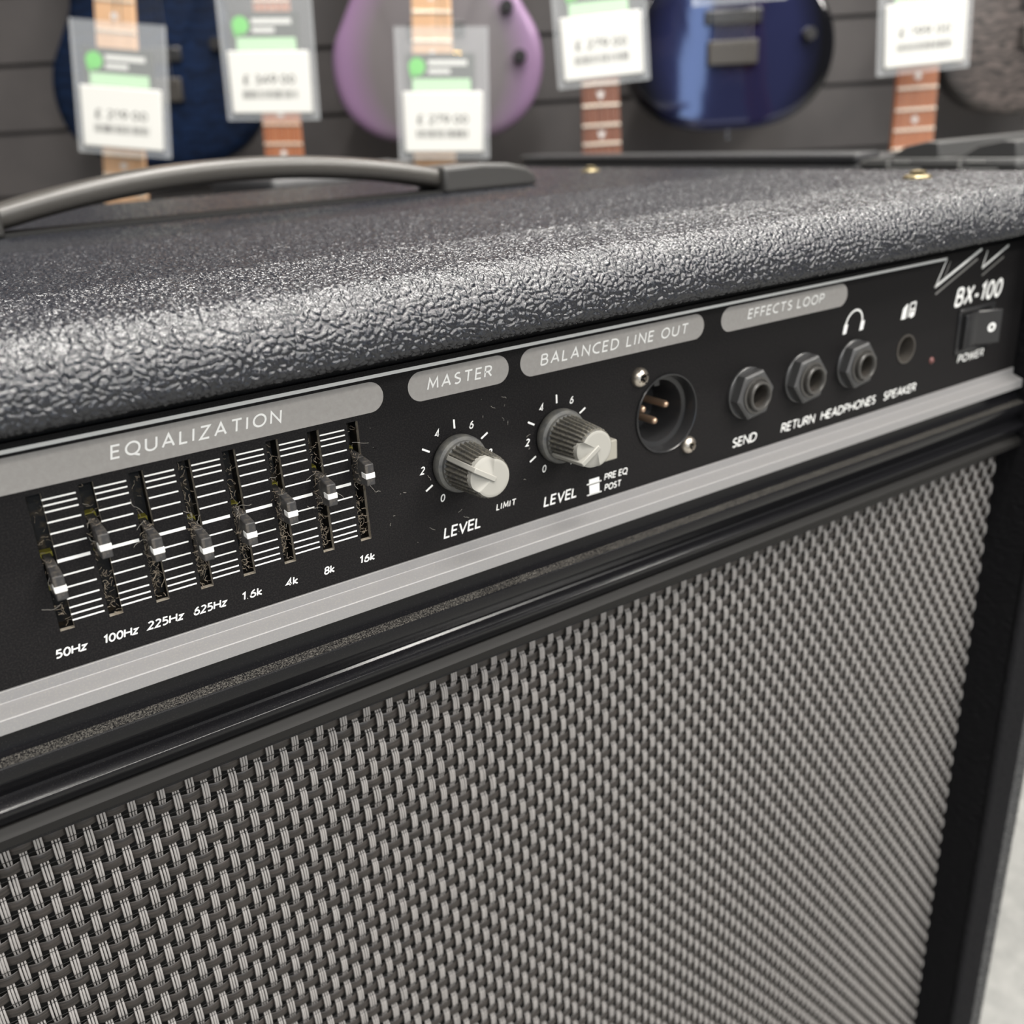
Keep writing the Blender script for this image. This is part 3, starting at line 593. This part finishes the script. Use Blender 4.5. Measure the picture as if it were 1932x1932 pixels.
# --- woven grille cloth
YC = 1.8; CP, RP = 3.42, 4.75; Z0 = -42.0
ncol = int((XI-XP0)/CP)+1; nrow = int((Z0-(ZB+25))/RP)+1
def strands(x0s, col0, nr, dia, spac, spr, ncs):
    """vertical bundles of three filaments weaving over and under the ribbons"""
    t = np.arange(nr*spr+1)/spr; z_ = Z0 - t*RP; out = []
    ang = np.linspace(PI*1.08, -PI*0.08, ncs)     # front half ring
    Vs, Fs, n = [], [], 0
    for ci, xc in enumerate(x0s):
        ph = np.cos(PI*(t-0.5+(col0+ci)))
        y_ = YC - 0.46*np.tanh(2.4*(ph+0.05))
        for q in (-1, 0, 1):
            jit = 0.05*np.sin(t*1.3+ci*2.1+q) + rs.uniform(-.06, .06)
            xq = xc + q*spac*(1-0.10*np.clip(-ph, 0, 1)) + jit
            rr = dia/2*(1+0.12*np.clip(ph, -1, 1))
            ring = np.stack([xq[:, None]+rr[:, None]*np.cos(ang), y_[:, None]-rr[:, None]*np.sin(ang), np.repeat(z_[:, None], ncs, 1)], -1)
            Vs.append(ring.reshape(-1, 3)); m_ = len(t); idx = np.arange(m_*ncs).reshape(m_, ncs)+n
            Fs.append(np.stack([idx[:-1, :-1], idx[:-1, 1:], idx[1:, 1:], idx[1:, :-1]], -1).reshape(-1, 4)); n += m_*ncs
    return np.vstack(Vs), np.vstack(Fs)
cols = XP0+1.2+CP*np.arange(ncol); cols = cols[cols < XI-1.0]
V, F = strands(cols, 0, nrow, 0.53, 0.665, 8, 5)
grille = mk_fast('grille_weave', V, F, 'strand', amp); grille['label'] = 'pale grey woven strands of the speaker grille cloth'
# horizontal dark ribbons
t = np.arange(int((XI-XP0)/CP*4)+1)/4.0; Vs, Fs, n = [], [], 0
cs = np.array([(-1.3, 0.14), (-1.1, -0.04), (0, -0.10), (1.1, -0.04), (1.3, 0.14)])
for k in range(nrow):
    ph = np.cos(PI*(t-(1.2)/CP*1.0+k)); y_ = YC+0.16+0.36*np.sign(ph)*np.abs(ph)**0.8
    zc = Z0-(k+0.5)*RP
    V = np.stack([np.repeat((XP0+t*CP)[:, None], 5, 1), y_[:, None]+cs[None, :, 1], zc+np.repeat(cs[None, :, 0], len(t), 0)], -1)
    idx = np.arange(len(t)*5).reshape(-1, 5)+n; Vs.append(V.reshape(-1, 3)); n += len(t)*5
    Fs.append(np.stack([idx[:-1, :-1], idx[:-1, 1:], idx[1:, 1:], idx[1:, :-1]], -1).reshape(-1, 4))
V = np.vstack(Vs); F = np.vstack(Fs); ok = (V[F, 0] < XI-0.6).all(1)
rb_ = mk_fast('grille_ribbon', V, F[ok], 'weft', amp); rb_['kind'] = 'stuff'
# thin bright and dark cross threads
g = G()
for k in range(nrow):
    g.tube([(XP0+2, YC-0.86, Z0-(k+0.83)*RP), (XI-1, YC-0.86, Z0-(k+0.83)*RP)], 0.085, 4, 0)
th = g.build('grille_thread', ['board'], amp, recalc=False); th['kind'] = 'stuff'
g = G(); g.box(XP0, XI, YC+3.2, YC+12, ZB+18, -17); g.build('baffle_board', 'board', amp)

# --- bolts on the cabinet top
for bx, by in ((351, 43), (364.5, 272)):
    g = G(); g.lathe([(0.05, 0), (5.5, 0), (5.6, 0.8), (5.0, 1.6), (0.05, 2.6)], 0, 0, 24); g.v = [(bx+a, by+c, ZT+0.25+b) for a, b, c in g.v]
    g.lathe([(0.05, 0), (3.2, 0), (3.2, 0.9), (0.05, 1.4)], 0, 0, 6); nn = 24*0
    g.v = [p if i < 24*5 else (bx+p[0], by+p[2], ZT+2.6+p[1]) for i, p in enumerate(g.v)]
    g.build('top_bolt', 'brass', amp, smooth=35, loc=(bx, by, ZT))

# --- strap handle
YH = 229
hd = G()
xs_ = np.linspace(20, 244, 57); sect = []
for a in np.linspace(0, 2*PI, 28, endpoint=False):
    ca, sa = math.cos(a), math.sin(a); sect.append((10.5*math.copysign(abs(ca)**0.55, ca), 4.9*math.copysign(abs(sa)**0.75, sa)))
V = []; F = []; ns = len(sect)
for x in xs_:
    t = (x-132)/100.0; zc = 82.2-11.4*min(1.35, abs(t))**2.0 if abs(t) < 1 else 70.8-1.0*(abs(t)-1)*8
    for yy, zz in sect: V.append((x, YH+yy, zc+zz))
for i in range(len(xs_)-1):
    for k in range(ns): F.append((i*ns+k, i*ns+(k+1) % ns, (i+1)*ns+(k+1) % ns, (i+1)*ns+k))
hd.add(V, F); strap = hd.build('strap_handle', 'strap', amp, smooth=50, loc=(132, YH, 64))
g = G(); g.box(26, 238, YH-12, YH+8, 64.1, 65.7); g.build('strap_shadow_strip', 'board', strap)  # black strip added on the top to draw the strap's contact shadow
for s in (-1, 1):
    g = G(); pr = [(0, 64.2), (0, 76.6), (22, 77.2), (38, 76.0), (49, 73.6), (54.5, 70), (55.5, 66.5), (55, 64.2)]
    V = [(132+s*(97+a), y, b if abs(y-YH) < 13 else b-0.0) for y in (YH-14, YH+14) for a, b in pr]; n = len(pr)
    g.add(V, [tuple(range(n)), tuple(range(2*n-1, n-1, -1))] + [(i, i+n, (i+1) % n+n, (i+1) % n) for i in range(n)])
    g.build('end_cap', 'endcap', strap, smooth=30, bevel=2.2, seg=4)

# ------------------------------------------------------------------ neighbouring amplifier close behind on the right
def vent(nb, x0, x1, y0, z0, nf, hgt, pit, lips=True):
    g = G(); g.box(x0+.5, x1, y0-nf*pit-4, y0, z0-3, z0)
    v = g.build('vent_panel', 'fin', nb, bevel=1.2)
    for k in range(nf):
        ya = y0-k*pit; g = G(); pr = [(ya-2, z0-.2), (ya-pit*.3, z0+1.5), (ya-pit*.5, z0+hgt*.72), (ya-pit*.8, z0+hgt), (ya-pit+2, z0+hgt*.93), (ya-pit+1, z0-.2)]
        n = len(pr); g.add([(x, a, b) for x in (x0+8, x1-2) for a, b in pr], [tuple(range(n)), tuple(range(2*n-1, n-1, -1))] + [(i, i+n, (i+1) % n+n, (i+1) % n) for i in range(n)])
        g.build('vent_fin', 'fin', v, smooth=40, bevel=0.8)
        if lips:
            g = G(); yb = ya-pit*0.4; g.box(x0-.2, x0+.6, yb-pit*.45, yb+2, z0-7, z0-6); g.box(x0-.2, x0+.6, yb+0.6, yb+2.4, z0-7, z0-1.5); g.box(x0-.2, x0+.6, yb-pit*.28, yb-3, z0-2.6, z0-1.4); g.build('slot_lip', 'fin_lip', v)
    return v
nb = empty('amplifier', (680, 415, -ZF), 'long black cabinet with finned vents on top, beyond the bass amplifier\'s right edge', 'amplifier')
g = G(); g.box(601, 752, 215, 690, -545, 53); g.build('cabinet', 'amp2', nb, bevel=6, seg=4)
for fx in (625, 730):
    for fy in (240, 665):
        g = G(); g.box(fx-14, fx+14, fy-14, fy+14, -ZF+0.3, -544); g.build('rubber_foot', 'black_plastic', nb)
g = G(); g.box(602, 630, 262, 688, 52.5, 60.5); g.build('edge_rail', 'amp2', nb, bevel=2.5)
g = G(); g.box(600, 740, 141, 258, 49, 55.5); g.build('vent_base', 'fin', nb, bevel=2)
vent(nb, 600, 740, 254, 56.5, 2, 10.5, 54)
n2 = empty('amplifier', (320, 570, -ZF), 'small black practice amplifier with a low vent, directly behind the strap handle', 'amplifier')
g = G(); g.box(250, 388, 500, 640, -ZF+12, 66); g.build('cabinet', 'amp2', n2, bevel=6, seg=4)
for fx in (270, 368):
    for fy in (520, 620):
        g = G(); g.box(fx-10, fx+10, fy-10, fy+10, -ZF+0.3, -ZF+13); g.build('rubber_foot', 'black_plastic', n2)
vent(n2, 300, 386, 630, 67.5, 3, 3.5, 34, False)

# ------------------------------------------------------------------ guitars
SCALE = 648
def fret_d(n): return SCALE*(1-2**(-n/12))
def outline(kind):
    """body outline (x,z) with the bridge end down; origin at the bridge line centre"""
    pts = {'double': [(0, -118), (55, -116), (105, -100), (142, -66), (158, -20), (154, 28), (132, 70), (112, 105), (112, 140), (128, 180), (142, 225), (138, 262), (120, 272), (100, 250), (78, 215), (50, 200), (24, 205),
                      (-24, 205), (-52, 205), (-82, 228), (-108, 270), (-134, 292), (-152, 282), (-152, 240), (-136, 190), (-118, 145), (-116, 108), (-136, 68), (-157, 26), (-161, -22), (-146, -68), (-108, -101), (-55, -116)]}[kind]
    P = np.array(pts, float); out = []
    n = len(P)
    for i in range(n):
        p0, p1, p2, p3 = P[i-1], P[i], P[(i+1) % n], P[(i+2) % n]
        for t in np.linspace(0, 1, 5, endpoint=False):
            out.append(0.5*((2*p1)+(-p0+p2)*t+(2*p0-5*p1+4*p2-p3)*t*t+(-p0+3*p1-3*p2+p3)*t**3))
    return np.array(out)
def loft(g, P, lay, mi=0):
    """stack of inset outlines [(inset, y)], front first"""
    c = np.array([0, 70.0]); d = np.roll(P, -1, 0)-np.roll(P, 1, 0); nrm = np.c_[d[:, 1], -d[:, 0]]; nrm /= np.linalg.norm(nrm, axis=1)[:, None]
    if ((P-c)*nrm).sum() < 0: nrm = -nrm
    n = len(P); V = []
    for ins, y in lay:
        Q = P-nrm*ins; V += [(a, y, b) for a, b in Q]
    F = [(i*n+k, i*n+(k+1) % n, (i+1)*n+(k+1) % n, (i+1)*n+k) for i in range(len(lay)-1) for k in range(n)]
    F += [tuple(range(n)), tuple(range(len(lay)*n-1, (len(lay)-1)*n-1, -1))]
    g.add(V, F, mi)
def loc_build(g, name, mats, parent, **kw):
    WORLD[parent.name] = Vector((0, 0, 0)); return g.build(name, mats, parent, **kw)
def guitar(name, label, mtx, bodymat, neckmat, boardmat, hardware='chrome', group=None, inl='dot', knobs=(), upper=True):
    """local frame in mm: x right, y back, z up the neck, origin on the bridge line at the front of the body"""
    o = empty(name, (0, 0, 0), label, 'guitar', 'guitars on the wall display'); o.matrix_world = mtx
    P = outline('double'); g = G()
    loft(g, P, [(16, -1.5), (9, -0.6), (4, 1.2), (1, 4.5), (0, 9), (0, 32), (2, 38), (7, 41)])
    b = loc_build(g, 'body', bodymat, o, smooth=50)
    N = SCALE
    g = G(); V = []; zz = [N, N-60, N-200, N-400, 195]; hw = [21.5, 22.3, 24.3, 27, 28]
    for z_, h_ in zip(zz, hw):
        V += [(h_*math.cos(a), -4+abs(math.sin(a))*19, z_) for a in np.linspace(0, PI, 9)]
    F = [(i*9+k, i*9+k+1, (i+1)*9+k+1, (i+1)*9+k) for i in range(len(zz)-1) for k in range(8)] + [(i*9, (i+1)*9, (i+1)*9+8, i*9+8) for i in range(len(zz)-1)] + [tuple(range(9)), tuple(range(44, 35, -1))]
    g.add(V, F); nk = loc_build(g, 'neck', neckmat, o, smooth=50)
    g = G(); g.frust((-28, 28, 190, 190.1), -9.5, (-28, 28, 190, 190.1), -4) if False else None
    g.add([(-21.5, -9.5, N), (21.5, -9.5, N), (28, -9.5, 185), (-28, -9.5, 185), (-21.5, -4, N), (21.5, -4, N), (28, -4, 185), (-28, -4, 185)],
          [(0, 1, 2, 3), (7, 6, 5, 4), (0, 4, 5, 1), (1, 5, 6, 2), (2, 6, 7, 3), (3, 7, 4, 0)])
    fb = loc_build(g, 'fingerboard', boardmat, nk, smooth=0, bevel=0.6)
    g = G()
    for k in range(1, 22):
        z_ = N-fret_d(k); h_ = 21.5+6.5*(N-z_)/(N-185)
        g = G(); g.box(-h_, h_, -10.9, -9.4, z_-1.5, z_+1.5); loc_build(g, 'fret', 'fret', nk, smooth=0, bevel=0.6)
    for k in (3, 5, 7, 9, 12, 15, 17, 19):
        z_ = N-(fret_d(k)+fret_d(k-1))/2
        g = G()
        if inl == 'dot': g.poly(circle(0, z_, 4.2, 20), -9.62)
        else: g.poly([(-5, z_+3), (-3, z_+5), (0, z_+3.6), (3, z_+5), (5, z_+3), (3, z_-2), (0, z_-6), (-3, z_-2)], -9.62)
        loc_build(g, 'inlay', 'inlay', nk, smooth=0)
    g = G(); hs = [(-21.5, N), (21.5, N), (26, N+22), (38, N+40), (34, N+110), (28, N+165), (12, N+188), (-14, N+182), (-30, N+160), (-35, N+110), (-38, N+40), (-26, N+22)]
    g.poly(hs, 0, 14); loc_build(g, 'headstock', neckmat, o, smooth=30, bevel=1.5)
    for k in range(6):
        sx = -1 if k < 3 else 1; zk = N+52+38*(k % 3)
        g = G(); g.lathe([(0.1, -10), (3, -10), (3, 0)], sx*20, zk, 14); g.box(sx*38-8, sx*38+8, 4, 9, zk-5, zk+5); loc_build(g, 'tuner', hardware, o, smooth=40, bevel=1)
    g = G()
    for k in range(6):
        u = -1+2*k/5; g.tube([(u*17, -13, N), (u*26, -14, 0)], 0.45, 4)
    loc_build(g, 'strings', 'string', o)
    g = G(); g.box(-38, 38, -11, 0, -26, 8); loc_build(g, 'bridge', 'gold' if hardware == 'gold' else 'dark_metal', o, bevel=2)
    for z_ in (40, 140):
        g = G(); g.box(-43, 43, -7, 0, z_-10, z_+10); loc_build(g, 'pickup', 'black_plastic', o, bevel=2)
    for kx, kz in knobs:
        g = G(); g.lathe([(0.1, -16), (8.5, -16), (9.5, -14), (10.5, -1), (0.1, -1)], kx, kz, 24); loc_build(g, 'control_knob', 'black_plastic', o, smooth=40)
    g = G(); g.lathe([(0.1, 0), (6, 0), (6, 3), (3, 6), (3, 14), (0.1, 14)], 0, 0, 16); g.v = [(a, 20+c, -117-(14-b_)) for a, b_, c in g.v]; loc_build(g, 'strap_button', hardware, o, smooth=40)
    return o
# lower row: necks of guitars standing in front of the wall (c = 1.25 m from the lens)
def lower(a, roll, label, nm, bm_, bo, inl='dot', CN=1.25, nut=0.203):
    # a is the neck's offset at lens height, for a plane 1.12 m out; alternate guitars stand one tier further back
    K = CN/1.12; nut = nut+0.021*K
    p = wall_pt(a*K, 0, CN); m0 = frame_at(p, roll, 0)
    return guitar('guitar', label, m0 @ Matrix.Translation((0, 0.012, nut-SCALE/1000)), bm_, nm, bo, inl=inl, upper=False)
lower(-0.3995, 0.14, 'guitar with plain maple neck rising behind the strap handle, nearest the wall\'s left end', 'maple', 'navy', 'maple')
lower(-0.2252, 0.05, 'guitar with rosewood fingerboard between the navy and the purple burst guitar', 'rosewood', 'bluegloss', 'redwood', CN=1.36)
lower(-0.0600, 0.06, 'guitar with maple neck standing in front of the purple burst guitar', 'maple', 'navy', 'maple')
lower(0.1222, -0.01, 'guitar with dark rosewood fingerboard and heart-shaped inlays', 'rosewood', 'bluegloss', 'rosewood', inl='heart', CN=1.36)
lower(0.4660, -0.015, 'guitar with reddish fingerboard and round dot inlays behind the vent fins', 'redwood', 'brownflame', 'redwood')
# upper row: bodies hung against the wall
CU = 1.60; KU = CU/1.5
def upper(a, zb, roll, label, bm_, knobs, nm='maple', bo='rosewood', hw='chrome'):
    p = wall_pt(a*KU, zb*KU, CU); m0 = frame_at(p, roll, 0.02)
    return guitar('guitar', label, m0 @ Matrix.Translation((0, 0, 0.118)), bm_, nm, bo, hw, knobs=knobs)
upper(-0.472, -0.034, 0.03, 'navy blue flame-top guitar hanging on the wall behind the first price tags', 'navy', [(98, 52), (120, 5)])
upper(-0.067, -0.024, 0.0, 'guitar with silver body fading to a purple edge, black knobs', 'burst', [(108, 66), (124, -2)], hw='gold')
upper(0.352, -0.029, 0.0, 'glossy dark blue guitar with black edge and strung bridge', 'bluegloss', [(115, 10)])
upper(0.80, -0.030, 0.0, 'smoky brown flame-top guitar beside the tag at the far end of the wall', 'brownflame', [(-72, 80)])

# ------------------------------------------------------------------ price tags in clear sleeves
CT = 1.19; KT = CT/1.05
def tag(a, z, roll, price, label, c=CT, k=KT):
    o = empty('price_tag', (0, 0, 0), label, 'price tag', 'price tags hanging on the guitar necks'); o.matrix_world = frame_at(wall_pt(a*k, z*k, c), roll, 0.03)
    S = k
    g = G(); g.box(-46*S, 46*S, -1.4, 0.6, -6*S, 116*S); loc_build(g, 'clear_sleeve', 'sleeve', o, bevel=0.4)
    g = G(); g.box(-46.2*S, -44.6*S, -1.6, 0.8, -6*S, 116*S); g.box(44.6*S, 46.2*S, -1.6, 0.8, -6*S, 116*S); g.box(-46*S, 46*S, -1.6, 0.8, -6.2*S, -5*S); loc_build(g, 'sleeve_edge', 'sleeve', o)
    g = G(); g.box(-36*S, 33*S, -0.6, 0.2, 40*S, 92*S); cdo = loc_build(g, 'header_card', 'card', o)
    g = G(); g.poly(circle(-25*S, 80*S, 8.2*S, 28), -1.0, -0.65); g.poly([(-33*S, 75*S), (-26*S, 74*S), (-30*S, 69*S)], -1.0, -0.65); loc_build(g, 'round_emblem', 'green', cdo, smooth=0)
    g = G(); g.box(-14*S, 25*S, -1.0, -0.65, 81*S, 86*S); g.box(-14*S, 8*S, -1.0, -0.65, 73.5*S, 78*S); loc_build(g, 'white_print', 'paper', cdo)
    g = G(); g.box(-30*S, 28*S, -1.0, -0.65, 58*S, 69*S); loc_build(g, 'green_strip', 'palegreen', cdo)
    g = G(); g.box(-40*S, 40*S, -4.0, -1.5, 0, 57*S); lb = loc_build(g, 'electronic_label', 'paper', o, bevel=1.6, seg=3)
    X, Z, F = text_mesh(price, -27*S, 25*S, 27*S, 8.5*S, 0.15, 0)
    mk('price_lettering', np.c_[X, -4.2+text_mesh.Y*8, Z], F, 'print', lb, 0, recalc=False)
    g = G(); x = -28.0; r3 = random.Random(len(label))
    while x < 26: wd = r3.choice((0.5, 0.8, 1.3)); g.box(x*S, (x+wd)*S, -4.15, -4.05, 13.5*S, 21.5*S); x += wd+r3.choice((0.8, 1.2, 1.6))
    loc_build(g, 'barcode', 'print', lb, smooth=0)
    g = G(); g.tube([(-4*S, 0, 112*S), (0, 10, 190*S), (0, 18, 300*S)], 0.5, 5); g.tube([(4*S, 0, 112*S), (0, 10, 190*S)], 0.5, 5); loc_build(g, 'hanging_cord', 'cord', o)
    return o
tag(-0.3720, -0.0040, 0.13, '£ 219.00', 'price tag hanging on the leftmost maple neck, over the navy blue guitar')
tag(-0.2165, 0.0205, 0.045, '£ 349.00', 'price tag hanging above the rosewood neck between navy and purple guitars')
tag(-0.0475, -0.0255, 0.05, '£ 279.00', 'price tag hanging low in front of the purple burst guitar')
tag(0.1178, 0.0355, -0.05, '£ 279.00', 'price tag hanging above the heart-inlaid fingerboard')
tag(0.4392, 0.0298, -0.045, '£ 199.00', 'price tag hanging above the reddish dot-inlaid fingerboard')
tag(0.252, 0.1015, -0.02, '£ 599.00', 'price tag whose lower edge shows at the top, over the glossy blue guitar\'s strings')
bpy.context.view_layer.update()
